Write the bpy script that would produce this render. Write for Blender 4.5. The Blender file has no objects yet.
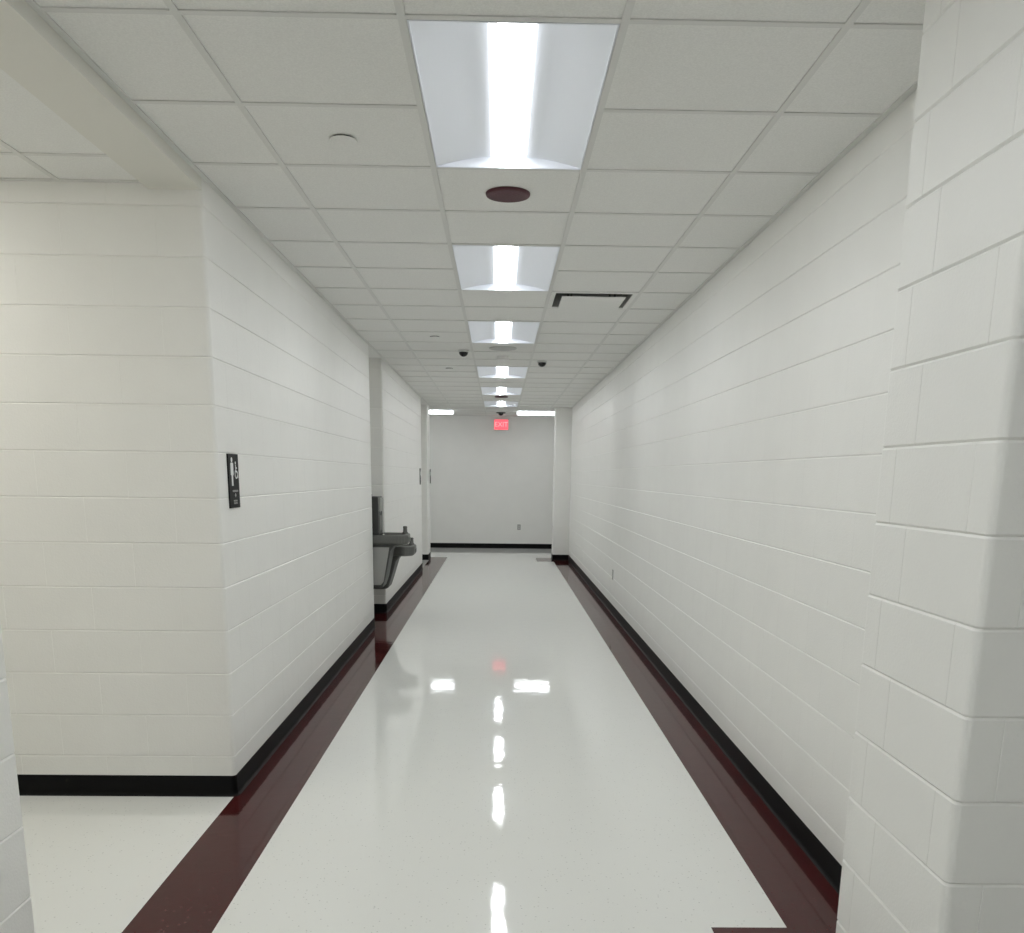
import bpy, bmesh, math, random
from mathutils import Vector, Matrix
random.seed(4)
scene = bpy.context.scene
COL = scene.collection

# ------------------------------------------------------------------ camera
F_PX, CX, CY = 893.39, 512.0, 669.41           # focal length and principal point, photo pixels
PITCH, YAW, ROLL, CAM_H = 0.21359, 0.016822, 0.011769, 1.5353
fw = Vector((math.sin(YAW)*math.cos(PITCH), math.cos(YAW)*math.cos(PITCH), -math.sin(PITCH)))
ri = Vector((math.cos(YAW), -math.sin(YAW), 0))
up = ri.cross(fw)
r2 = ri*math.cos(ROLL) + up*math.sin(ROLL)
u2 = up*math.cos(ROLL) - ri*math.sin(ROLL)
cam = bpy.data.cameras.new('camera')
camo = bpy.data.objects.new('camera', cam); COL.objects.link(camo)
camo.matrix_world = Matrix(((r2.x, u2.x, -fw.x, 0), (r2.y, u2.y, -fw.y, 0), (r2.z, u2.z, -fw.z, CAM_H), (0, 0, 0, 1)))
cam.sensor_fit = 'HORIZONTAL'; cam.sensor_width = 36.0
cam.lens = F_PX/1024*36
cam.shift_x = (512-CX)/1024
cam.shift_y = (CY-466.5)/1024
cam.clip_start = 0.05
scene.camera = camo

# ------------------------------------------------------------------ world, exposure
world = bpy.data.worlds.new('world'); scene.world = world
world.use_nodes = True
world.node_tree.nodes['Background'].inputs[0].default_value = (0.8, 0.85, 0.9, 1)
world.node_tree.nodes['Background'].inputs[1].default_value = 0.0
vs = scene.view_settings
vs.view_transform = 'Standard'; vs.look = 'None'; vs.gamma = 1.0; vs.use_curve_mapping = False
vs.exposure = 0.0
LENS_POWER = 40.0          # radiance of the luminaire lenses
try:
    scene.cycles.use_denoising = True
    scene.cycles.max_bounces = 12; scene.cycles.diffuse_bounces = 9
    scene.cycles.sample_clamp_indirect = 8.0
except Exception:
    pass

# ------------------------------------------------------------------ measures (metres)
T = 0.6096; B = 0.2032; ZO = -0.0044
HC = 2.748                                  # ceiling
XL, XR = -1.2627, 1.3138                    # corridor walls
YL = 4.131                                  # corner of the left wall
YN = 2.275                                  # end of the near left wall
XP, YP, YB = 1.0595, 1.933, 2.545          # near right pillar
GX0, GY0 = -0.2752, 2.7507                  # ceiling grid origin
Y_REC0, Y_REC1, X_REC = 9.08, 10.05, -1.42  # drinking fountain recess
Y_W2, Y_P0, Y_P1 = 14.95, 16.53, 17.10
Y_PR = 16.75
X_PE = 1.015
Y_END = 19.40
Y_BACK = -2.80
R_BULL = 0.020

# ------------------------------------------------------------------ materials
def s2l(c):
    c /= 255.0
    return c/12.92 if c <= 0.04045 else ((c+0.055)/1.055)**2.4
def rgb(r, g, b): return (s2l(r), s2l(g), s2l(b), 1)
def mat(name, col, rough=0.5, metal=0.0, spec=0.5, bump=None, vary=None, coat=0.0, emit=None):
    """bump = [(scale, strength, distance, detail)...]; vary = (scale, amount)"""
    m = bpy.data.materials.new(name); m.use_nodes = True
    nt = m.node_tree; b = nt.nodes['Principled BSDF']
    b.inputs['Base Color'].default_value = col
    b.inputs['Roughness'].default_value = rough
    b.inputs['Metallic'].default_value = metal
    b.inputs['Specular IOR Level'].default_value = spec
    b.inputs['Coat Weight'].default_value = coat
    if emit:
        b.inputs['Emission Color'].default_value = emit[0]; b.inputs['Emission Strength'].default_value = emit[1]
    if bump or vary:
        geo = nt.nodes.new('ShaderNodeNewGeometry')
    if vary:
        n = nt.nodes.new('ShaderNodeTexNoise'); n.inputs['Scale'].default_value = vary[0]; n.inputs['Detail'].default_value = 3
        nt.links.new(geo.outputs['Position'], n.inputs['Vector'])
        r = nt.nodes.new('ShaderNodeMapRange')
        r.inputs['From Min'].default_value = 0.3; r.inputs['From Max'].default_value = 0.7
        r.inputs['To Min'].default_value = 1-vary[1]; r.inputs['To Max'].default_value = 1+vary[1]
        nt.links.new(n.outputs['Fac'], r.inputs['Value'])
        mx = nt.nodes.new('ShaderNodeVectorMath'); mx.operation = 'SCALE'
        mx.inputs[0].default_value = col[:3]
        nt.links.new(r.outputs['Result'], mx.inputs['Scale'])
        nt.links.new(mx.outputs['Vector'], b.inputs['Base Color'])
    prev = None
    for (sc, st, dist, det) in (bump or []):
        n = nt.nodes.new('ShaderNodeTexNoise'); n.inputs['Scale'].default_value = sc; n.inputs['Detail'].default_value = det
        nt.links.new(geo.outputs['Position'], n.inputs['Vector'])
        bp = nt.nodes.new('ShaderNodeBump'); bp.inputs['Strength'].default_value = st; bp.inputs['Distance'].default_value = dist
        nt.links.new(n.outputs['Fac'], bp.inputs['Height'])
        if prev: nt.links.new(prev.outputs['Normal'], bp.inputs['Normal'])
        prev = bp
    if prev: nt.links.new(prev.outputs['Normal'], b.inputs['Normal'])
    return m

M = {}
M['paint'] = mat('block_paint', (0.80, 0.795, 0.768, 1), 0.45, spec=0.3, bump=[(140, 0.25, 0.004, 4), (9, 0.12, 0.01, 2)], vary=(3.5, 0.012))
M['tile'] = mat('ceiling_tile', (0.80, 0.80, 0.78, 1), 0.95, spec=0.1, bump=[(260, 0.35, 0.003, 3)], vary=(180, 0.05))
M['grid'] = mat('ceiling_grid', (0.69, 0.69, 0.67, 1), 0.5, spec=0.3)
M['beam'] = mat('shaded_wall_paint', (0.72, 0.71, 0.66, 1), 0.5, spec=0.3, bump=[(140, 0.2, 0.003, 3)])  # wall paint made darker and warmer, the beam's shade is in the colour
M['black'] = mat('black_rubber', (0.005, 0.005, 0.005, 1), 0.5, spec=0.12)
M['reflector'] = mat('white_enamel', (0.80, 0.825, 0.88, 1), 0.55, spec=0.3)
M['lens'] = mat('lit_lens', (0.9, 0.9, 0.9, 1), 0.5, emit=((0.955, 0.985, 1.0, 1), LENS_POWER))
M['lens_side'] = mat('dim_lens_side', (0.85, 0.86, 0.88, 1), 0.5, emit=((0.93, 0.97, 1.0, 1), LENS_POWER*0.105))
M['panel'] = mat('lit_panel', (0.9, 0.9, 0.9, 1), 0.5, emit=((0.955, 0.985, 1.0, 1), LENS_POWER*0.22))
M['lens_warm'] = mat('lit_lens_warm', (0.9, 0.9, 0.9, 1), 0.5, emit=((1.0, 0.965, 0.87, 1), LENS_POWER*0.95))
M['maroon'] = mat('maroon_plastic', (0.075, 0.014, 0.024, 1), 0.5, bump=[(900, 0.3, 0.001, 1)])
M['white_plastic'] = mat('white_plastic', (0.62, 0.62, 0.60, 1), 0.5)
M['grey_plastic'] = mat('grey_plastic', (0.34, 0.34, 0.33, 1), 0.6)
M['speaker_grey'] = mat('pale_grille', (0.52, 0.52, 0.51, 1), 0.6)
M['dome'] = mat('smoked_dome', (0.006, 0.006, 0.007, 1), 0.12)
M['dark_gap'] = mat('dark_duct', (0.075, 0.075, 0.072, 1), 0.8)
M['duct'] = mat('grey_duct', (0.30, 0.30, 0.29, 1), 0.7)
M['steel'] = mat('dull_steel', (0.15, 0.152, 0.143, 1), 0.42, metal=0.7, bump=[(400, 0.1, 0.001, 2)])
M['steel_dark'] = mat('dark_grey_shell', (0.060, 0.061, 0.058, 1), 0.5, metal=0.3)
M['steel_light'] = mat('light_grey_panel', (0.33, 0.33, 0.315, 1), 0.5, metal=0.1)
M['chrome'] = mat('chrome', (0.7, 0.7, 0.7, 1), 0.12, metal=1.0)
M['sign_black'] = mat('sign_black', (0.012, 0.012, 0.012, 1), 0.6, spec=0.2)
M['sign_white'] = mat('sign_white', (0.82, 0.83, 0.82, 1), 0.5)
M['sign_grey'] = mat('sign_grey', (0.33, 0.33, 0.32, 1), 0.5)
M['exit_red'] = mat('exit_red_lit', (0.6, 0.05, 0.06, 1), 0.4, emit=((1.0, 0.11, 0.15, 1), 1.25))
M['exit_letter'] = mat('exit_letters_lit', (0.9, 0.5, 0.5, 1), 0.4, emit=((1.0, 0.33, 0.36, 1), 0.9))
M['exit_box'] = mat('exit_housing', (0.75, 0.6, 0.6, 1), 0.4)

def floor_mat(name, col, speck, rough=0.09, vary=0.02, spec=0.5):
    m = bpy.data.materials.new(name); m.use_nodes = True
    nt = m.node_tree; b = nt.nodes['Principled BSDF']
    geo = nt.nodes.new('ShaderNodeNewGeometry')
    # chips in the vinyl: sparse small flecks
    v = nt.nodes.new('ShaderNodeTexVoronoi'); v.inputs['Scale'].default_value = 62
    nt.links.new(geo.outputs['Position'], v.inputs['Vector'])
    r1 = nt.nodes.new('ShaderNodeMapRange'); r1.inputs['From Min'].default_value = 0.10; r1.inputs['From Max'].default_value = 0.22
    r1.inputs['To Min'].default_value = 1; r1.inputs['To Max'].default_value = 0
    nt.links.new(v.outputs['Distance'], r1.inputs['Value'])
    sep = nt.nodes.new('ShaderNodeSeparateColor'); nt.links.new(v.outputs['Color'], sep.inputs['Color'])
    gt = nt.nodes.new('ShaderNodeMath'); gt.operation = 'GREATER_THAN'; gt.inputs[1].default_value = 0.72
    nt.links.new(sep.outputs['Red'], gt.inputs[0])
    mu = nt.nodes.new('ShaderNodeMath'); mu.operation = 'MULTIPLY'
    nt.links.new(r1.outputs['Result'], mu.inputs[0]); nt.links.new(gt.outputs['Value'], mu.inputs[1])
    mx = nt.nodes.new('ShaderNodeMixRGB'); mx.inputs['Color1'].default_value = col; mx.inputs['Color2'].default_value = speck
    nt.links.new(mu.outputs['Value'], mx.inputs['Fac'])
    nt.links.new(mx.outputs['Color'], b.inputs['Base Color'])
    b.inputs['Roughness'].default_value = rough
    b.inputs['Specular IOR Level'].default_value = spec
    n1 = nt.nodes.new('ShaderNodeTexNoise'); n1.inputs['Scale'].default_value = 9; n1.inputs['Detail'].default_value = 2
    n2 = nt.nodes.new('ShaderNodeTexNoise'); n2.inputs['Scale'].default_value = 110; n2.inputs['Detail'].default_value = 2
    for n in (n1, n2): nt.links.new(geo.outputs['Position'], n.inputs['Vector'])
    b1 = nt.nodes.new('ShaderNodeBump'); b1.inputs['Strength'].default_value = 0.15; b1.inputs['Distance'].default_value = 0.004
    b2 = nt.nodes.new('ShaderNodeBump'); b2.inputs['Strength'].default_value = 0.05; b2.inputs['Distance'].default_value = 0.001
    nt.links.new(n1.outputs['Fac'], b1.inputs['Height']); nt.links.new(n2.outputs['Fac'], b2.inputs['Height'])
    nt.links.new(b1.outputs['Normal'], b2.inputs['Normal']); nt.links.new(b2.outputs['Normal'], b.inputs['Normal'])
    return m
M['floor'] = floor_mat('polished_vinyl', (0.76, 0.765, 0.735, 1), (0.5, 0.5, 0.48, 1), rough=0.035, spec=0.37)
M['strip'] = floor_mat('maroon_vinyl', (0.058, 0.010, 0.010, 1), (0.08, 0.02, 0.02, 1), rough=0.07, spec=0.28)

# ------------------------------------------------------------------ helpers
def tag(o, label=None, cat=None, group=None, kind=None):
    if label: o['label'] = label
    if cat: o['category'] = cat
    if group: o['group'] = group
    if kind: o['kind'] = kind
    return o
def link(name, me, parent=None, loc=None, rotz=0.0):
    o = bpy.data.objects.new(name, me); COL.objects.link(o)
    if parent: o.parent = parent
    if loc: o.location = loc
    o.rotation_euler = (0, 0, rotz)
    return o
def empty(name, loc=(0, 0, 0), rotz=0.0):
    o = bpy.data.objects.new(name, None); COL.objects.link(o); o.location = loc; o.rotation_euler = (0, 0, rotz)
    o.empty_display_size = 0.1
    return o
def mesh(name, verts, faces, m, smooth=False):
    used = sorted({i for f in faces for i in f}); idx = {j: i for i, j in enumerate(used)}   # drop loose vertices
    verts = [verts[j] for j in used]; faces = [tuple(idx[i] for i in f) for f in faces]
    me = bpy.data.meshes.new(name); me.from_pydata([tuple(v) for v in verts], [], faces); me.materials.append(m)
    if smooth:
        for p in me.polygons: p.use_smooth = True
    me.update(); return me
class MB:
    def __init__(s): s.v = []; s.f = []
    def add(s, verts, faces):
        o = len(s.v); s.v += [tuple(v) for v in verts]; s.f += [tuple(i+o for i in f) for f in faces]; return s
    def box(s, x0, x1, y0, y1, z0, z1):
        return s.add([(x0,y0,z0),(x1,y0,z0),(x1,y1,z0),(x0,y1,z0),(x0,y0,z1),(x1,y0,z1),(x1,y1,z1),(x0,y1,z1)],
                     [(0,3,2,1),(4,5,6,7),(0,1,5,4),(1,2,6,5),(2,3,7,6),(3,0,4,7)])
    def prism(s, poly, z0, z1):          # counter-clockwise plan polygon
        n = len(poly)
        return s.add([(x,y,z0) for x,y in poly]+[(x,y,z1) for x,y in poly],
                     [tuple(range(n-1,-1,-1)), tuple(range(n,2*n))]+[(i,(i+1)%n,(i+1)%n+n,i+n) for i in range(n)])
    def lathe(s, prof, n=24, c=(0,0,0), cap=True):   # prof [(r,z)], from bottom to top
        vs = []; fs = []
        for r, z in prof:
            for i in range(n):
                a = 2*math.pi*i/n; vs.append((c[0]+r*math.cos(a), c[1]+r*math.sin(a), c[2]+z))
        for j in range(len(prof)-1):
            for i in range(n):
                k = (i+1) % n; fs.append((j*n+i, j*n+k, (j+1)*n+k, (j+1)*n+i))
        if cap:
            fs.append(tuple(range(n-1,-1,-1))); fs.append(tuple(range((len(prof)-1)*n, len(prof)*n)))
        return s.add(vs, fs)
    def loft(s, rings, cap=True):        # rings of equal counts, counter-clockwise from above, bottom to top
        n = len(rings[0]); vs = [p for r in rings for p in r]; fs = []
        for j in range(len(rings)-1):
            for i in range(n):
                k = (i+1) % n; fs.append((j*n+i, j*n+k, (j+1)*n+k, (j+1)*n+i))
        if cap:
            fs.append(tuple(range(n-1,-1,-1))); fs.append(tuple(range((len(rings)-1)*n, len(rings)*n)))
        return s.add(vs, fs)
    def mesh(s, name, m, smooth=False): return mesh(name, s.v, s.f, m, smooth)
    def obj(s, name, m, parent=None, loc=None, rotz=0.0, smooth=False, bevel=0.0):
        o = link(name, s.mesh(name, m, smooth), parent, loc, rotz)
        if bevel:
            bm = bmesh.new(); bm.from_mesh(o.data)
            bmesh.ops.bevel(bm, geom=[e for e in bm.edges if e.is_manifold and e.calc_face_angle(0) > 0.5], offset=bevel, segments=2, profile=0.6, affect='EDGES')
            bm.to_mesh(o.data); bm.free()
        return o
def text_mesh(s, size, m, depth=0.001):
    c = bpy.data.curves.new('text', 'FONT'); c.body = s; c.size = size; c.align_x = 'CENTER'; c.align_y = 'CENTER'; c.extrude = depth
    o = bpy.data.objects.new('text', c); COL.objects.link(o)
    dg = bpy.context.evaluated_depsgraph_get()
    me = bpy.data.meshes.new_from_object(o.evaluated_get(dg)); bpy.data.objects.remove(o)
    me.materials.clear(); me.materials.append(m); return me

# ---- plan paths: walls are laid along them, room on the right-hand side
class Path:
    def __init__(s, pts, R=R_BULL):
        s.p = [Vector(p) for p in pts]; s.R = R
        s.d = [(s.p[i+1]-s.p[i]).normalized() for i in range(len(s.p)-1)]
        s.L = [(s.p[i+1]-s.p[i]).length for i in range(len(s.p)-1)]
        s.s = [0.0]
        for l in s.L: s.s.append(s.s[-1]+l)
        s.turn = {i: s.d[i-1].x*s.d[i].y-s.d[i-1].y*s.d[i].x for i in range(1, len(s.p)-1)}
        s.end = s.s[-1]
    def seg(s, t):
        for i in range(len(s.L)):
            if t <= s.s[i+1]+1e-9: return i
        return len(s.L)-1
    @staticmethod
    def nrm(d): return Vector((d.y, -d.x))
    def at(s, t, side=None):
        for i, tr in s.turn.items():
            if tr > 0.5 and abs(t-s.s[i]) < s.R-1e-9:
                a = (t-(s.s[i]-s.R))/(2*s.R)*math.pi/2
                c = s.p[i]-s.d[i-1]*s.R-s.nrm(s.d[i-1])*s.R
                n = s.nrm(s.d[i-1])*math.cos(a)+s.nrm(s.d[i])*math.sin(a)
                return c+n*s.R, n
        i = s.seg(t) if side is None else side
        return s.p[i]+s.d[i]*(t-s.s[i]), s.nrm(s.d[i])
    def cols(s, a, b):                 # sample positions between a and b (corner arcs resolved)
        out = [a]
        for i, tr in s.turn.items():
            if tr > 0.5:
                for k in range(0, 7):
                    t = s.s[i]-s.R+2*s.R*k/6
                    if a+1e-4 < t < b-1e-4: out.append(t)
        return out+[b]
    def concave(s): return [s.s[i] for i, tr in s.turn.items() if tr < -0.5]
    def straight(s, a, b):
        return all(not (a-s.R < s.s[i] < b+s.R) for i in s.turn) or s.seg(a+1e-6) == s.seg(b-1e-6) and all(not (tr > 0.5 and a-s.R < s.s[i] < b+s.R) for i, tr in s.turn.items())
    def offset(s, off, a=None, b=None):
        """plan outline of the path moved outwards by off, with mitred concave corners"""
        a = 0 if a is None else a; b = s.end if b is None else b
        out = []
        ts = s.cols(a, b)
        for i, tr in s.turn.items():
            if tr < -0.5 and a < s.s[i] < b: ts.append(s.s[i])
        for t in sorted(set(ts)):
            hit = [i for i, tr in s.turn.items() if tr < -0.5 and abs(t-s.s[i]) < 1e-6]
            if hit:
                i = hit[0]; q = s.p[i]+(s.nrm(s.d[i-1])+s.nrm(s.d[i]))*off
            else:
                q, n = s.at(t); q = q+n*off
            out.append((q.x, q.y))
        return out

CV, CH, DV, DH = 0.0055, 0.0020, 0.0042, 0.0007   # block edges: bed and head joints
_cache = {}
def skin(cols, z0, z1, mb, cv, dv):
    """cols = [(point, normal, offset)], a block face with eased edges"""
    rows = [(z0, dv), (z0+cv, 0), (z1-cv, 0), (z1, dv)]
    n = len(cols); vs = []; fs = []
    for z, o in rows:
        for p, nn, oo in cols:
            q = p-nn*max(o, oo); vs.append((q.x, q.y, z))
    for j in range(3):
        for i in range(n-1): fs.append((j*n+i, j*n+i+1, (j+1)*n+i+1, (j+1)*n+i))
    mb.add(vs, fs)
def block_cols(path, a, b, DH):
    ts = path.cols(a, b)
    pts = [(ts[0], DH), (ts[0]+CH, 0)]+[(t, 0) for t in ts[1:-1] if ts[0]+CH+1e-4 < t < ts[-1]-CH-1e-4]+[(ts[-1]-CH, 0), (ts[-1], DH)]
    sa, sb = path.seg(a+1e-5), path.seg(b-1e-5)
    out = []
    for t, o in pts:
        p, n = path.at(t, sa if t < path.s[sa+1] else None) if t <= path.s[sa+1] else path.at(t, sb if t >= path.s[sb] else None)
        out.append((p, n, o))
    return out
def block_wall(name, path, joints, keep, wall_depth_pts, label, ztop=HC+0.03, z_lo=0.0, joint=(0.0046, 0.0034, 0.0004, 0.0012)):
    CVj, DVj, dh_side, dh_front = joint       # bed joint width and depth; head joint depth on faces along and across the corridor
    """joints(parity) -> cut positions along the path; keep(mid point) -> single object or joined"""
    mb = MB()
    outer = path.offset(-0.0062)
    poly = outer+wall_depth_pts
    area = sum(poly[i][0]*poly[(i+1) % len(poly)][1]-poly[(i+1) % len(poly)][0]*poly[i][1] for i in range(len(poly)))
    if area < 0: poly = poly[::-1]
    mb.prism(poly, z_lo, ztop+0.05)
    wall = mb.obj(name, M['paint']); tag(wall, label, 'wall', kind='structure')
    far = MB()
    k = 0
    while ZO+k*B < ztop:
        z0, z1 = max(z_lo, ZO+k*B), min(ztop, ZO+(k+1)*B)
        cuts = sorted(set([0.0]+[t for t in joints(k % 2) if 0.03 < t < path.end-0.03]+path.concave()+[path.end]))
        for a, b in zip(cuts[:-1], cuts[1:]):
            if b-a < 0.012: continue
            mid, nm = path.at((a+b)/2)
            DHj = dh_front if abs(nm.y) > 0.7 else dh_side
            if not keep(mid, (z0+z1)/2):
                skin(block_cols(path, a, b, DHj), z0, z1, far, CVj, DVj); continue
            if path.straight(a, b):
                key = (round(b-a, 4), round(z1-z0, 4), DHj, DVj)
                if key not in _cache:
                    m2 = MB(); L = b-a
                    skin([(Vector((0, 0)), Vector((0, -1)), DHj), (Vector((CH, 0)), Vector((0, -1)), 0), (Vector((L-CH, 0)), Vector((0, -1)), 0), (Vector((L, 0)), Vector((0, -1)), DHj)], 0, z1-z0, m2, CVj, DVj)
                    _cache[key] = m2.mesh('block', M['paint'])
                i = path.seg((a+b)/2); p = path.p[i]+path.d[i]*(a-path.s[i])
                link('block', _cache[key], wall, (p.x, p.y, z0), math.atan2(path.d[i].y, path.d[i].x))
            else:
                key = (name, round(a, 4), round(b, 4), round(z1-z0, 4))
                if key not in _cache:
                    m2 = MB(); skin(block_cols(path, a, b, DHj), 0, z1-z0, m2, CVj, DVj); _cache[key] = m2.mesh('block', M['paint'])
                link('block', _cache[key], wall, (0, 0, z0))
        k += 1
    if far.v: tag(far.obj('distant_blocks', M['paint'], wall), 'painted blocks too far off to tell apart', kind='stuff')
    return wall
def baseboard(name, path, label, a=0.0, b=None):
    prof = [(0.0006, 0.1016), (0.0028, 0.1010), (0.0034, 0.099), (0.0034, 0.022), (0.0048, 0.012), (0.0085, 0.0055), (0.0150, 0.0022), (0.0165, 0.0)]
    rings = [path.offset(o, a, b) for o, z in prof]
    mb = MB(); n = len(rings[0]); vs = []; fs = []
    for (o, z), r in zip(prof, rings): vs += [(x, y, z) for x, y in r]
    for j in range(len(prof)-1):
        for i in range(n-1): fs.append((j*n+i, (j+1)*n+i, (j+1)*n+i+1, j*n+i+1))
    mb.add(vs, fs)
    o = mb.obj(name, M['black'])
    return tag(o, label, 'baseboard', kind='structure')
def steps(a, b, step=2*B):
    out = []; t = a
    while (t < b) if step > 0 else (t > b): out.append(t); t += step
    return out

# ------------------------------------------------------------------ floor
fl = MB().box(-5.2, 5.2, Y_BACK-0.2, Y_END+0.2, -0.12, 0.0).obj('floor', M['floor'])
tag(fl, 'polished off white speckled vinyl floor mirroring the ceiling lights', 'floor', kind='structure')
SW = 0.3048
def strip(x0, x1, y0, y1): MB().box(x0, x1, y0, y1, -0.02, 0.0006).obj('border_strip', M['strip'], fl)
strip(XL-0.008, XL+SW-0.008, Y_BACK, 17.16)              # along the left wall, straight past the opening
strip(1.021, XR, YB+SW, Y_PR-SW)                         # along the right wall
strip(XP-SW, XR, YB, YB+SW)                              # steps round the near pillar
strip(XP-SW, XP, YP-SW, YB)
strip(XP, 3.0, YP-SW, YP)
strip(X_PE-SW, XR, Y_PR-SW, Y_PR)                        # steps round the far pillar
strip(X_PE-SW, X_PE, Y_PR, 17.16)
strip(X_REC, XL-0.008, Y_REC0, Y_REC1)                   # inside the fountain recess

# ------------------------------------------------------------------ walls of painted block
pl = Path([(-3.6, YL), (XL, YL), (XL, Y_REC0), (X_REC, Y_REC0)])
c1, c2 = pl.s[1], pl.s[2]
def j_left(par):
    if par: return steps(c1-2*B, 0, -2*B)+steps(c1+B, c2-0.1)
    return steps(c1-B, 0, -2*B)+steps(c1+2*B, c2-0.1)
block_wall('wall_left', pl, j_left, lambda m, z: True, [(-2.0, Y_REC0), (-2.0, YL+0.6), (-3.6, YL+0.6)],
           'off white painted block wall turning the corner at the restroom sign')
baseboard('baseboard_left', pl, 'black rubber baseboard wrapping the left block wall corner')

pn = Path([(XL, Y_BACK), (XL, YN), (-3.6, YN)])
cn = pn.s[1]
def j_near(par): return steps(cn-(2*B if par else B), 0, -2*B)+steps(cn+(B if par else 2*B), pn.end)
block_wall('wall_left_near', pn, j_near, lambda m, z: abs(m.x-XL) < 0.1 and m.y > 1.2, [(-3.6, YN-0.5), (-1.8, YN-0.5), (-1.8, Y_BACK)],
           'painted block wall at the extreme left edge beside the side opening')
baseboard('baseboard_left_near', pn, 'black rubber baseboard of the nearest left wall')

pf = Path([(X_REC, Y_REC1), (XL, Y_REC1), (XL, Y_W2), (-1.9, Y_W2)])
cf = pf.s[1]
def j_far(par): return steps(cf+(B if par else 2*B), pf.end)
block_wall('wall_left_far', pf, j_far, lambda m, z: False, [(-1.9, Y_REC1)],
           'painted block wall on the left beyond the drinking fountain')
baseboard('baseboard_left_far', pf, 'black rubber baseboard on the left beyond the drinking fountain')

pe = Path([(-1.9, Y_P0), (XL-0.025, Y_P0), (XL-0.025, Y_P1), (-5.0, Y_P1)])
block_wall('wall_left_end', pe, lambda par: steps(pe.s[1]+(B if par else -B), pe.end), lambda m, z: False, [(-5.0, Y_P0)],
           'painted block pier on the left where the corridor ends')
baseboard('baseboard_left_end', pe, 'black rubber baseboard of the left end pier')

pr = Path([(XR, Y_PR), (XR, YB)])
def j_right(par): return steps(pr.end-(0.16 if par else 0.16+B), 0, -2*B)
block_wall('wall_right', pr, j_right, lambda m, z: m.y < 10.8, [(XR+0.3, YB), (XR+0.3, Y_PR)],
           'long off white painted block wall on the right side of the corridor')
baseboard('baseboard_right', pr, 'long black rubber baseboard along the right corridor wall')

pp = Path([(XR, YB), (XP, YB), (XP, YP), (3.0, YP)])
q1, q2 = pp.s[1], pp.s[2]
def j_pil(par):
    if par: return [q1+0.108, q1+0.108+2*B]+steps(q2+2*B-0.097, pp.end)
    return [q1+0.212]+steps(q2+0.09, pp.end)
block_wall('wall_right_near', pp, j_pil, lambda m, z: m.x < 2.2, [(3.0, YB)],
           'painted block pier jutting out at the right edge of the picture', joint=(0.0058, 0.0050, 0.0016, 0.0016))
baseboard('baseboard_right_near', pp, 'black rubber baseboard round the near right pier')

pz = Path([(5.0, Y_P1), (X_PE, Y_P1), (X_PE, Y_PR), (XR, Y_PR)])
block_wall('wall_right_end', pz, lambda par: steps(pz.s[1]+(B if par else -B), pz.end)+steps(pz.s[1]-B, 0, -2*B), lambda m, z: False, [(5.0, Y_PR)],
           'painted block pier on the right where the corridor ends')
baseboard('baseboard_right_end', pz, 'black rubber baseboard of the right end pier')

def plain(name, x0, x1, y0, y1, label, z0=0.0, z1=HC+0.08, m='paint'):
    return tag(MB().box(x0, x1, y0, y1, z0, z1).obj(name, M[m]), label, 'wall', kind='structure')
plain('wall_end', -5.2, 5.2, Y_END, Y_END+0.2, 'plain pale wall closing the corridor behind the exit sign')
baseboard('baseboard_end', Path([(-5.0, Y_END), (5.0, Y_END)]), 'black rubber baseboard across the end wall')
plain('wall_recess', -2.0, X_REC-0.003, Y_REC0, Y_REC1, 'back of the shallow recess behind the drinking fountain')
plain('wall_door_recess', -2.1, -1.9, Y_W2, Y_P0, 'back of the doorway recess near the corridor end')
plain('wall_vestibule', -3.8, -3.6, YN, YL, 'far side wall of the restroom vestibule')
plain('wall_back', -1.8, 3.2, Y_BACK-0.2, Y_BACK, 'wall behind the camera')
plain('wall_lobby', 3.0, 3.2, Y_BACK, YB, 'side wall of the lobby behind the pier')
plain('wall_cross_left', -5.2, -5.0, Y_P1, Y_END, 'left end of the cross corridor')
plain('wall_cross_right', 5.0, 5.2, Y_P1, Y_END, 'right end of the cross corridor')
plain('wall_header', -1.488, XL, YN, YL, 'low beam over the opening on the left, shade painted into its colour', 2.698, HC+0.08, 'beam')

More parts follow.
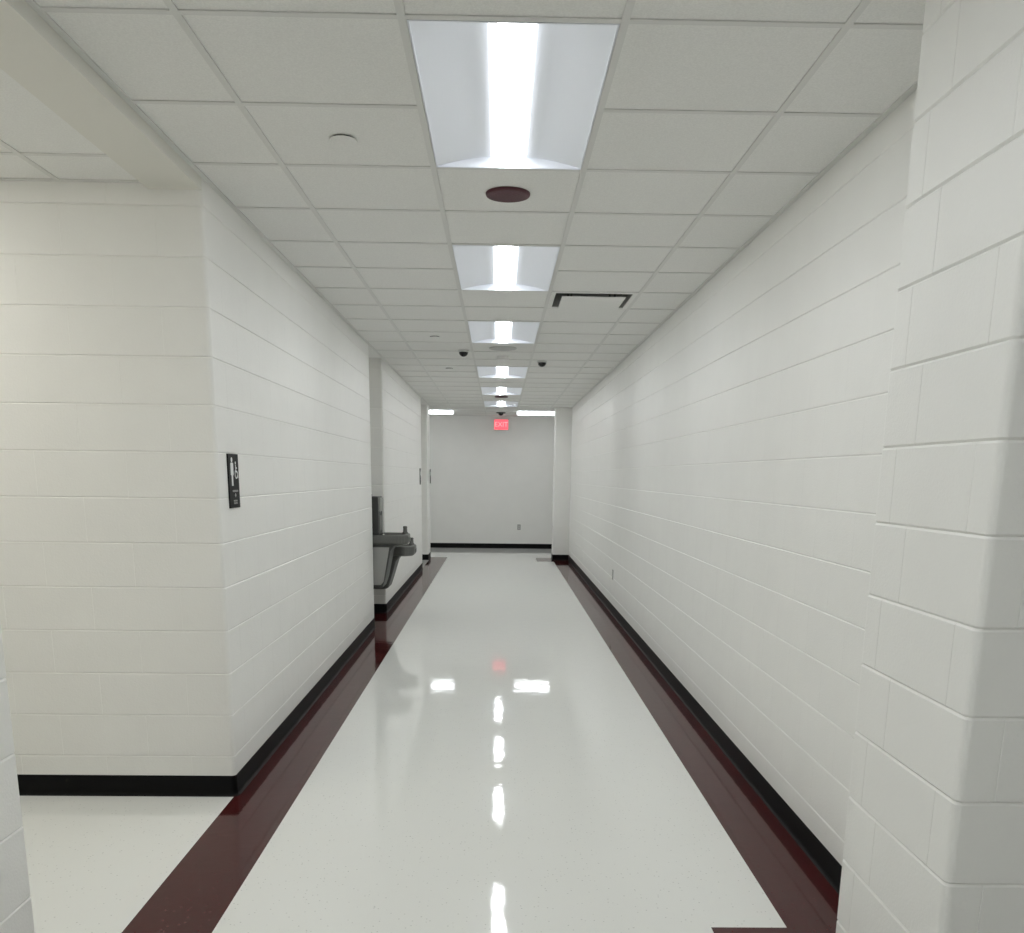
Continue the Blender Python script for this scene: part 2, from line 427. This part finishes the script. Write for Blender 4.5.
# ------------------------------------------------------------------ suspended ceilings
def ceiling(name, label, x0, x1, y0, y1, gx, gy, z, skip, ty=T):
    """lay-in ceiling: panels on a grid of tees; skip(ix, iy) leaves a cell open for a luminaire"""
    c = tag(MB().box(x0-0.02, x1+0.02, y0-0.02, y1+0.02, z+0.22, z+0.26).obj(name, M['tile']), label, 'ceiling', kind='structure')
    i0, i1 = math.floor((x0-gx)/T+1e-6), math.ceil((x1-gx)/T-1e-6)
    k0, k1 = math.floor((y0-gy)/ty+1e-6), math.ceil((y1-gy)/ty-1e-6)
    H = 0.012
    W = 0.0115
    for i in range(i0+1, i1):                      # main runners
        x = gx+i*T
        MB().box(x-W, x+W, y0, y1, z, z+0.004).obj('main_runner', M['grid'], c)
    tees = {}
    panels = {}
    for i in range(i0, i1):
        xa, xb = max(x0, gx+i*T), min(x1, gx+(i+1)*T)
        for k in range(k0, k1):
            ya, yb = max(y0, gy+k*ty), min(y1, gy+(k+1)*ty)
            cell = skip(i, k)
            if k > k0 and not (cell and skip(i, k-1) == cell):
                key = round(xb-xa, 4)
                if key not in tees: tees[key] = MB().box(W, key-W, -W, W, 0, 0.004).mesh('cross_tee', M['grid'])
                link('cross_tee', tees[key], c, (xa, gy+k*ty, z+0.0002))
            if cell: continue
            key = (round(xb-xa, 4), round(yb-ya, 4))
            if key not in panels: panels[key] = MB().box(0.004, key[0]-0.004, 0.004, key[1]-0.004, 0, 0.015).mesh('ceiling_tile', M['tile'])
            link('ceiling_tile', panels[key], c, (xa, ya, z+0.0045))
    if True:
        E = 0.022
        for (a, b, cc, d) in ((x0, x0+E, y0, y1), (x1-E, x1, y0, y1), (x0+E, x1-E, y1-E, y1)):
            MB().box(a, b, cc, d, z-0.0015, z+0.004).obj('edge_trim', M['grid'], c)
    return c
LIGHT_ROWS = [-8, -4, 0, 4, 8, 13, 17, 21]
def skip_main(i, k):
    if i == 0:
        for r in LIGHT_ROWS:
            if r <= k < r+2: return 'L%d' % r
    if i == 1 and k == 6: return 'V'
    return None
ceiling('ceiling', 'grey white suspended ceiling of square panels along the corridor', XL, XR, Y_BACK, Y_P1-0.02, GX0, GY0, HC, skip_main)
GYC = GY0
ceiling('ceiling_cross', 'suspended ceiling of the cross corridor at the far end', -5.0, 5.0, Y_P1-0.02, Y_END, GX0, GYC, HC, lambda i, k: None)
VZ = 2.722
def skip_vest(i, k): return 'L' if (i == -2 and k == -1) else None
ceiling('ceiling_vestibule', 'suspended ceiling seen through the opening on the left', -3.6, -1.488, YN, YL, -1.86, 3.81, VZ, skip_vest, ty=2*T)
plain('ceiling_recess', X_REC, XL, Y_REC0, Y_REC1, 'ceiling of the drinking fountain recess', HC, HC+0.06, 'tile')
plain('ceiling_door_recess', -1.9, XL, Y_W2, Y_P0, 'ceiling of the doorway recess', HC, HC+0.06, 'tile')
plain('ceiling_lobby', XR, 3.0, Y_BACK, YP, 'ceiling of the lobby behind the camera', HC+0.004, HC+0.1, 'tile')

# ------------------------------------------------------------------ luminaires
FW, FL = T-0.026, 2*T-0.026
def make_light(name, label, loc, rotz, group):
    """recessed luminaire, long axis local y, base at the ceiling face"""
    root = empty(name, loc, rotz); tag(root, label, 'ceiling light', group)
    hx, hy = FW/2, FL/2
    lw = 0.070                               # half width of the lens
    rise = 0.036
    # housing: frame lip + box above
    mb = MB(); e = 0.006
    for (a, b, c, d) in ((-hx, -hx+e, -hy, hy), (hx-e, hx, -hy, hy), (-hx+e, hx-e, -hy, -hy+e), (-hx+e, hx-e, hy-e, hy)):
        mb.box(a, b, c, d, -0.001, 0.075)
    mb.box(-hx, hx, -hy, hy, 0.075, 0.080)
    mb.obj('housing', M['reflector'], root)
    # curved side reflectors rising to the lens
    N = 10
    for s in (-1, 1):
        vs = []; fs = []
        for j in range(N+1):
            t = j/N
            x = s*((hx-e)*(1-t)+lw*0.92*t); z = 0.002+rise*math.sin(t*math.pi/2)
            vs += [(x, -hy+e, z), (x, hy-e, z)]
        for j in range(N):
            q = (2*j, 2*j+1, 2*j+3, 2*j+2); fs.append(q if s < 0 else q[::-1])
        mb = MB().add(vs, [f[::-1] for f in fs]); mb.obj('reflector', M['reflector'], root, smooth=True)
    for s in (-1, 1):
        y = s*(hy-e-0.002)
        pts = [(-(hx-e), 0.001), (hx-e, 0.001)]
        for j in range(N+1):
            t = j/N; pts.append(((hx-e)*(1-t)+lw*t, 0.002+rise*math.sin(t*math.pi/2)))
        for j in range(N, -1, -1):
            t = j/N; pts.append((-((hx-e)*(1-t)+lw*t), 0.002+rise*math.sin(t*math.pi/2)))
        n = len(pts)
        mb = MB().add([(x, y-0.001, z) for x, z in pts]+[(x, y+0.001, z) for x, z in pts],
                      [tuple(range(n)), tuple(range(2*n-1, n-1, -1))])
        mb.obj('end_plate', M['reflector'], root)
    # rounded lens
    K = 14; ly = hy-e-0.006
    rings = []
    for yy, sc in ((-ly, 0.80), (-ly+0.010, 0.95), (-ly+0.03, 1.0), (ly-0.03, 1.0), (ly-0.010, 0.95), (ly, 0.80)):
        ring = []
        for j in range(K+1):
            a = math.pi+math.pi*j/K
            ring.append((lw*sc*math.cos(a), yy, 0.040+0.037*sc*math.sin(a)))
        rings.append(ring)
    vs = [p for r in rings for p in r]; n = K+1; lo, hi = 4, K-4
    fs = []
    for j in range(len(rings)-1):
        for i in range(lo, hi): fs.append((j*n+i, j*n+i+1, (j+1)*n+i+1, (j+1)*n+i)[::-1])
    MB().add(vs, fs).obj('lens', M['lens'], root, smooth=True)
    for rng in (range(0, lo), range(hi, K)):
        fs = [(j*n+i, j*n+i+1, (j+1)*n+i+1, (j+1)*n+i)[::-1] for j in range(len(rings)-1) for i in rng]
        MB().add(vs, fs).obj('lens_side', M['lens_side'], root, smooth=True)
    for j, rev in ((0, False), (5, True)):
        f = tuple(range(j*n, j*n+n)); MB().add(vs, [f[::-1] if rev else f]).obj('lens_end', M['lens_side'], root)
    return root
def copy_tree(o, parent=None):
    c = o.copy(); COL.objects.link(c); c.parent = parent
    for ch in list(o.children): copy_tree(ch, c)
    return c
LN = {-8: 'recessed ceiling light farthest behind the camera', -4: 'recessed ceiling light just above the camera',
      0: 'large recessed ceiling light nearest the camera, before the maroon disc',
      4: 'second recessed ceiling light, just past the maroon disc',
      8: 'third recessed ceiling light, just before the grey round speaker',
      13: 'fourth recessed ceiling light, just past the black camera domes',
      17: 'fifth recessed ceiling light, second to last in the corridor row',
      21: 'last recessed ceiling light of the row, nearest the exit sign'}
first = None
for r in LIGHT_ROWS:
    loc = (GX0+T/2, GY0+(r+1)*T, HC)
    if first is None:
        first = make_light('ceiling_light', LN[r], loc, 0, 'recessed lights along the corridor')
        o = first
    else:
        o = copy_tree(first); o.location = loc
    o['label'] = LN[r]
def make_wrap(label, loc):
    """surface mounted wraparound luminaire, long axis along x"""
    root = empty('ceiling_light', loc); tag(root, label, 'ceiling light', 'lights of the cross corridor')
    hx, hy = T-0.01, 0.125
    MB().box(-hx, hx, -hy+0.01, hy-0.01, -0.014, 0.0).obj('housing', M['reflector'], root)
    prof = [(-hy, -0.012), (-hy, -0.030), (-hy*0.88, -0.046), (-hy*0.6, -0.056), (0, -0.059), (hy*0.6, -0.056), (hy*0.88, -0.046), (hy, -0.030), (hy, -0.012)]
    n = len(prof); x = hx-0.012
    MB().add([(-x, y, z) for y, z in prof]+[(x, y, z) for y, z in prof], [(i, i+1, n+i+1, n+i) for i in range(n-1)]).obj('diffuser', M['panel'], root, smooth=True)
    for sx in (-1, 1):
        MB().add([(sx*x, y, z) for y, z in prof]+[(sx*hx, y*0.96, z*0.97) for y, z in prof], [tuple(range(n)), tuple(range(n, 2*n))]+[(i, i+1, n+i+1, n+i) for i in range(n-1)]).obj('end_cap', M['lens_side'], root)
for (i, lab) in ((-3, 'bright crosswise ceiling light at the corridor end, left of the exit sign'),
                 (1, 'bright crosswise ceiling light at the corridor end, right of the exit sign')):
    make_wrap(lab, (GX0+(i+1)*T, 18.00, HC))
o = copy_tree(first); o.location = (-1.86-1.5*T, 3.81-T, VZ)  # unseen vestibule light, added to carry the lighting there
for ch in o.children:
    if ch.name.startswith('lens') and ch.data.materials[0] == M['lens']:
        ch.data = ch.data.copy(); ch.data.materials[0] = M['lens_warm']
o['label'] = 'unseen recessed ceiling light added inside the restroom vestibule'; o['group'] = 'added light of the vestibule'

# ------------------------------------------------------------------ things on the ceiling
def ceiling_disc(name, label, cat, x, y, r, th, m, group=None, ring=None):
    root = empty(name, (x, y, HC)); tag(root, label, cat, group)
    MB().lathe([(r*0.90, -th), (r*0.97, -th*0.8), (r, -th*0.3), (r, 0.003)], 40).obj('cover', M[m], root)
    if ring:
        mb = MB()
        for k in range(1, 5):
            rr = r*0.2*k; mb.lathe([(rr-0.0015, -th-0.0008), (rr+0.0015, -th-0.0008), (rr+0.0015, -th+0.0005), (rr-0.0015, -th+0.0005)], 32, cap=False)
        mb.obj('grille_ring', M[m], root)
    return root
xc = GX0+T/2
ceiling_disc('ceiling_disc', 'round maroon disc in the panel after the nearest ceiling light', 'ceiling disc', xc, GY0+2.5*T+0.02, 0.098, 0.010, 'maroon', 'round maroon discs', True)
ceiling_disc('ceiling_disc', 'round maroon disc between the last two ceiling lights', 'ceiling disc', xc, GY0+19.5*T, 0.105, 0.014, 'maroon', 'round maroon discs', True)
ceiling_disc('ceiling_speaker', 'round grey ceiling speaker just past the third light', 'speaker', xc, GY0+10.55*T, 0.135, 0.008, 'speaker_grey', None, True)
ceiling_disc('smoke_detector', 'small pale round detector between the black camera domes', 'detector', xc, GY0+11.6*T, 0.065, 0.03, 'tile')
for r, lab in ((1.51, 'flat round sprinkler cover in the left panel nearest the camera'),
               (9.45, 'flat round sprinkler cover left of the grey ceiling speaker'),
               (13.45, 'flat round sprinkler cover left of the fourth ceiling light')):
    root = empty('sprinkler_cover', (GX0-0.515*T, GY0+r*T, HC)); tag(root, lab, 'sprinkler', 'concealed sprinkler covers')
    MB().lathe([(0.048, -0.0045), (0.051, -0.0035), (0.051, -0.002)], 32).obj('cap', M['tile'], root)
    MB().lathe([(0.042, -0.002), (0.042, 0.0045)], 24).obj('collar', M['dark_gap'], root)
def dome_camera(label, x, y, r, base_r, base_h):
    root = empty('dome_camera', (x, y, HC)); tag(root, label, 'camera', 'black dome security cameras')
    MB().lathe([(base_r*0.9, -base_h), (base_r, -base_h*0.7), (base_r, 0.0)], 28).obj('base', M['white_plastic'], root)
    prof = [(r*math.sin(a), -base_h-r*0.95*math.cos(a)) for a in [0.05+1.5*k/7 for k in range(8)]]
    MB().lathe(prof, 28).obj('dome', M['dome'], root, smooth=True)
dome_camera('black security camera dome left of the fourth ceiling light', -0.362, 9.36, 0.046, 0.052, 0.018)
dome_camera('black security camera dome right of the fourth ceiling light', 0.455, 10.12, 0.046, 0.052, 0.018)
root = empty('dome_camera', (0.03, 18.25, HC)); tag(root, 'flat black security camera dome directly above the exit sign', 'camera', 'black dome security cameras')
MB().lathe([(0.085, -0.018), (0.09, -0.012), (0.09, 0.0)], 28).obj('base', M['dark_gap'], root)
MB().lathe([(0.05*math.sin(a), -0.018-0.045*math.cos(a)) for a in [0.05+1.5*k/7 for k in range(8)]], 28).obj('dome', M['dome'], root, smooth=True)

# square plaque diffuser
root = empty('air_diffuser', (GX0+1.5*T, GY0+6.5*T, HC)); tag(root, 'square air diffuser with flat centre plate right of the second light', 'air vent')
h = T/2-0.012
rings = lambda s, z: [(-s, -s, z), (s, -s, z), (s, s, z), (-s, s, z)]
mb = MB().add(rings(h, 0.0)+rings(h-0.030, -0.001)+rings(h-0.032, 0.004), [(j*4+i, j*4+(i+1) % 4, (j+1)*4+(i+1) % 4, (j+1)*4+i) for j in range(2) for i in range(4)])
mb.obj('outer_frame', M['tile'], root)
mb = MB().add(rings(h-0.032, 0.004)+rings(h-0.045, 0.085), [(i, (i+1) % 4, 4+(i+1) % 4, 4+i) for i in range(4)])
mb.obj('duct_side', M['duct'], root)
MB().box(-h, h, -h, h, 0.085, 0.09).obj('duct_back', M['dark_gap'], root)
mb = MB().add(rings(0.212, -0.019)+rings(0.218, -0.015)+rings(0.218, -0.011), [(3, 2, 1, 0), (8, 9, 10, 11)]+[(j*4+i, j*4+(i+1) % 4, (j+1)*4+(i+1) % 4, (j+1)*4+i) for j in range(2) for i in range(4)])
pl_ = mb.obj('centre_plate', M['tile'], root)
for sx in (-1, 1):
    for sy in (-1, 1): MB().box(sx*0.15-0.006, sx*0.15+0.006, sy*0.15-0.006, sy*0.15+0.006, -0.011, 0.085).obj('hanger', M['dark_gap'], root)

# ------------------------------------------------------------------ exit sign on the end wall
root = empty('exit_sign', (0.04, Y_END-0.04, 2.575)); tag(root, 'lit red exit sign high on the end wall', 'exit sign')
MB().box(-0.155, 0.155, -0.022, 0.04, -0.112, 0.112).obj('housing', M['exit_box'], root, bevel=0.006)
MB().box(-0.142, 0.142, -0.026, -0.022, -0.099, 0.099).obj('face', M['exit_red'], root)
t = link('lettering', text_mesh('EXIT', 0.135, M['exit_letter'], 0.0015), root); t['label'] = 'letters reading EXIT'
t.rotation_euler = (math.pi/2, 0, 0); t.location = (0, -0.0285, 0)

# ------------------------------------------------------------------ restroom sign on the left wall (local x along the wall, y out of it)
def wall_sign(label, y, z, w, hgt, marks=True, name='room_sign'):
    root = empty(name, (XL, y, z), math.pi/2)     # local x -> +Y, local -y -> +X (out of the wall)
    tag(root, label, 'sign')
    MB().box(-w/2, w/2, -0.007, 0.0, -hgt/2, hgt/2).obj('plate', M['sign_black'], root, bevel=0.0015)
    if not marks: return root
    yo = -0.0085
    def flat(name, polys, m):
        mb = MB()
        for poly in polys:
            n = len(poly)
            mb.add([(x, yo, zz) for x, zz in poly]+[(x, yo+0.0014, zz) for x, zz in poly], [tuple(range(n)), tuple(range(2*n-1, n-1, -1))]+[(i, i+n, (i+1) % n+n, (i+1) % n) for i in range(n)])
        return mb.obj(name, M[m], root)
    def circ(cx, cz, r, n=18, a0=0, a1=2*math.pi): return [(cx+r*math.cos(a0+(a1-a0)*k/n), cz+r*math.sin(a0+(a1-a0)*k/n)) for k in range(n)]
    def bar(x0, z0, x1, z1, wd):
        d = Vector((x1-x0, z1-z0)).normalized(); n = Vector((-d.y, d.x))*wd/2
        return [(x0+n.x, z0+n.y), (x0-n.x, z0-n.y), (x1-n.x, z1-n.y), (x1+n.x, z1+n.y)]
    px = -0.030
    flat('person_pictogram', [circ(px, 0.098, 0.0115),
                              [(px-0.021, 0.080), (px-0.021, 0.028), (px-0.014, 0.026), (px-0.011, 0.060), (px-0.011, -0.022), (px+0.011, -0.022), (px+0.011, 0.060), (px+0.014, 0.026), (px+0.021, 0.028), (px+0.021, 0.080), (px+0.014, 0.085), (px-0.014, 0.085)],
                              bar(px-0.0055, -0.020, px-0.0055, -0.022, 0.01)], 'sign_white')
    wx, wz = 0.036, 0.032
    ringp = []
    for k in range(14):
        a0 = math.radians(120+k*18); a1 = math.radians(120+(k+1)*18+1)
        ringp.append([(wx+0.022*math.cos(a0), wz+0.022*math.sin(a0)), (wx+0.022*math.cos(a1), wz+0.022*math.sin(a1)), (wx+0.016*math.cos(a1), wz+0.016*math.sin(a1)), (wx+0.016*math.cos(a0), wz+0.016*math.sin(a0))])
    flat('wheelchair_pictogram', ringp+[circ(wx-0.006, 0.084, 0.007, 14), bar(wx-0.006, 0.075, wx-0.003, 0.042, 0.009), bar(wx-0.003, 0.044, wx+0.016, 0.044, 0.008), bar(wx+0.015, 0.044, wx+0.026, 0.014, 0.008), bar(wx-0.004, 0.062, wx+0.014, 0.060, 0.006)], 'sign_white')
    flat('text_line', [bar(-0.034+k*0.0098, -0.046, -0.027+k*0.0098, -0.046, 0.009) for k in range(9)], 'sign_grey')
    flat('emblem', [[(0.009, -0.055), (-0.003, -0.066), (0.006, -0.076), (0.020, -0.067)]], 'sign_grey')
    flat('raised_dots', [circ(-0.020+0.012*k, -0.092-0.011*j, 0.0042, 10) for k in range(5) for j in range(2)], 'sign_grey')
    return root
wall_sign('small black restroom sign with white pictograms near the left wall corner', 4.352, 1.495, 0.162, 0.250, name='restroom_sign')
wall_sign('thin dark sign plate far down the left wall, before the doorway recess', 14.66, 1.505, 0.165, 0.25)
wall_sign('thin dark sign plate on the left end pier, farthest down the corridor', 16.80, 1.505, 0.165, 0.25)

# ------------------------------------------------------------------ outlets
def outlet(label, loc, rotz):
    root = empty('outlet', loc, rotz); tag(root, label, 'outlet', 'wall outlets')
    MB().box(-0.035, 0.035, -0.006, 0, -0.057, 0.057).obj('plate', M['grey_plastic'], root, bevel=0.002)
    for z in (-0.021, 0.021):
        o = MB().box(-0.016, 0.016, -0.009, -0.006, z-0.014, z+0.014).obj('socket', M['white_plastic'], root, bevel=0.001)
        MB().box(-0.008, -0.005, -0.0095, -0.0088, z-0.006, z+0.006).box(0.005, 0.008, -0.0095, -0.0088, z-0.006, z+0.006).obj('slot', M['sign_black'], o)
outlet('small grey outlet plate low on the end wall', (0.44, Y_END, 0.455), 0)
outlet('small grey outlet plate low on the right corridor wall', (XR, 10.2, 0.443), -math.pi/2)

# ------------------------------------------------------------------ two-level drinking fountain in the recess
root = empty('drinking_fountain', (X_REC, (Y_REC0+Y_REC1)/2, 0.0)); tag(root, 'grey two level drinking fountain with bottle filler in the left wall recess', 'drinking fountain')
def rounded_plan(x0, x1, y0, y1, r, n=6):
    pts = [(x0, y1), (x0, y0)]
    for k in range(n+1):
        a = -math.pi/2+math.pi/2*k/n; pts.append((x1-r+r*math.cos(a), y0+r+r*math.sin(a)))
    for k in range(n+1):
        a = math.pi/2*k/n; pts.append((x1-r+r*math.cos(a), y1-r+r*math.sin(a)))
    return pts
def unit(y0, y1, ztop, xf, filler):
    """local coordinates: x out of the recess, y along the wall"""
    th = 0.105; r = 0.13
    def ring(ins, z): return [(x, y, z) for x, y in rounded_plan(0.0, xf-ins, y0+ins, y1-ins, r-ins*0.5)]
    b = MB().loft([ring(0.022, ztop-th), ring(0.006, ztop-th+0.012), ring(0.0, ztop-th+0.03), ring(0.0, ztop-0.012), ring(0.006, ztop-0.003), ring(0.02, ztop), ring(0.045, ztop-0.004), ring(0.075, ztop-0.03), ring(0.11, ztop-0.042)])
    bo = b.obj('basin', M['steel'], root)
    cy = (y0+y1)/2
    # bubbler on the far front corner, drain in the middle
    MB().lathe([(0.034, 0.0), (0.032, 0.010), (0.022, 0.02), (0.020, 0.058), (0.024, 0.07), (0.016, 0.078)], 16, (xf-0.055, y1-0.10, ztop-0.006)).obj('bubbler', M['steel'], bo, smooth=True)
    MB().lathe([(0.028, 0.0), (0.026, 0.004), (0.004, 0.003)], 20, (0.25, cy, ztop-0.042)).obj('drain', M['chrome'], bo)
    MB().box(xf-0.004, xf+0.006, cy-0.07, cy+0.07, ztop-0.075, ztop-0.035).obj('push_bar', M['steel'], bo, bevel=0.003)
    # tapering skirt below
    zt, zb = ztop-th, 0.385 if filler else 0.325
    def sk(xw, ins, z): return [(x, y, z) for x, y in rounded_plan(0.0, xw, y0+ins, y1-ins, 0.035)]
    s = MB().loft([sk(0.215, 0.05, zb), sk(0.235, 0.035, zb+0.012), sk(0.265, 0.03, zb+0.10), sk(0.325, 0.022, zt-0.06), sk(0.37, 0.02, zt)])
    so = s.obj('skirt', M['steel_dark'], root)
    if filler:
        for yy, sg in ((y0+0.0215, -1),):
            poly = [(0.06, zb+0.04), (0.22, zb+0.04), (0.25, zb+0.075), (0.315, zt-0.02), (0.05, zt-0.02)]
            ys = [0.034, 0.034, 0.031, 0.0225, 0.0225]
            n = len(poly)
            MB().add([(x, y0+ys[i]-0.004, z) for i, (x, z) in enumerate(poly)]+[(x, y0+ys[i]+0.002, z) for i, (x, z) in enumerate(poly)],
                     [tuple(range(n)), tuple(range(2*n-1, n-1, -1))]+[(i, i+n, (i+1) % n+n, (i+1) % n) for i in range(n)]).obj('side_panel', M['steel_light'], so)
    return bo
ya = Y_REC0-(Y_REC0+Y_REC1)/2
unit(ya+0.025, ya+0.475, 0.935, 0.500, True)
unit(ya+0.490, ya+0.940, 0.785, 0.520, False)
# bottle filler tower standing on the near unit
MB().box(0.0, 0.030, ya+0.02, ya+0.95, 0.30, 1.32).obj('back_panel', M['steel'], root, bevel=0.004)
tw = MB().box(0.030, 0.205, ya+0.09, ya+0.42, 0.93, 1.31).obj('bottle_filler', M['steel_dark'], root, bevel=0.008)
MB().box(0.12, 0.222, ya+0.13, ya+0.38, 1.165, 1.300).obj('filler_head', M['steel_light'], tw, bevel=0.006)
MB().lathe([(0.014, -0.03), (0.018, 0.0)], 14, (0.19, ya+0.255, 1.165)).obj('nozzle', M['chrome'], tw)
MB().box(0.205, 0.209, ya+0.15, ya+0.36, 0.97, 1.12).obj('splash_plate', M['steel'], tw)
MB().lathe([(0.016, 0.0), (0.016, 0.008), (0.010, 0.014)], 16, (0.26, ya+0.06, 0.932)).obj('push_button', M['chrome'], root)
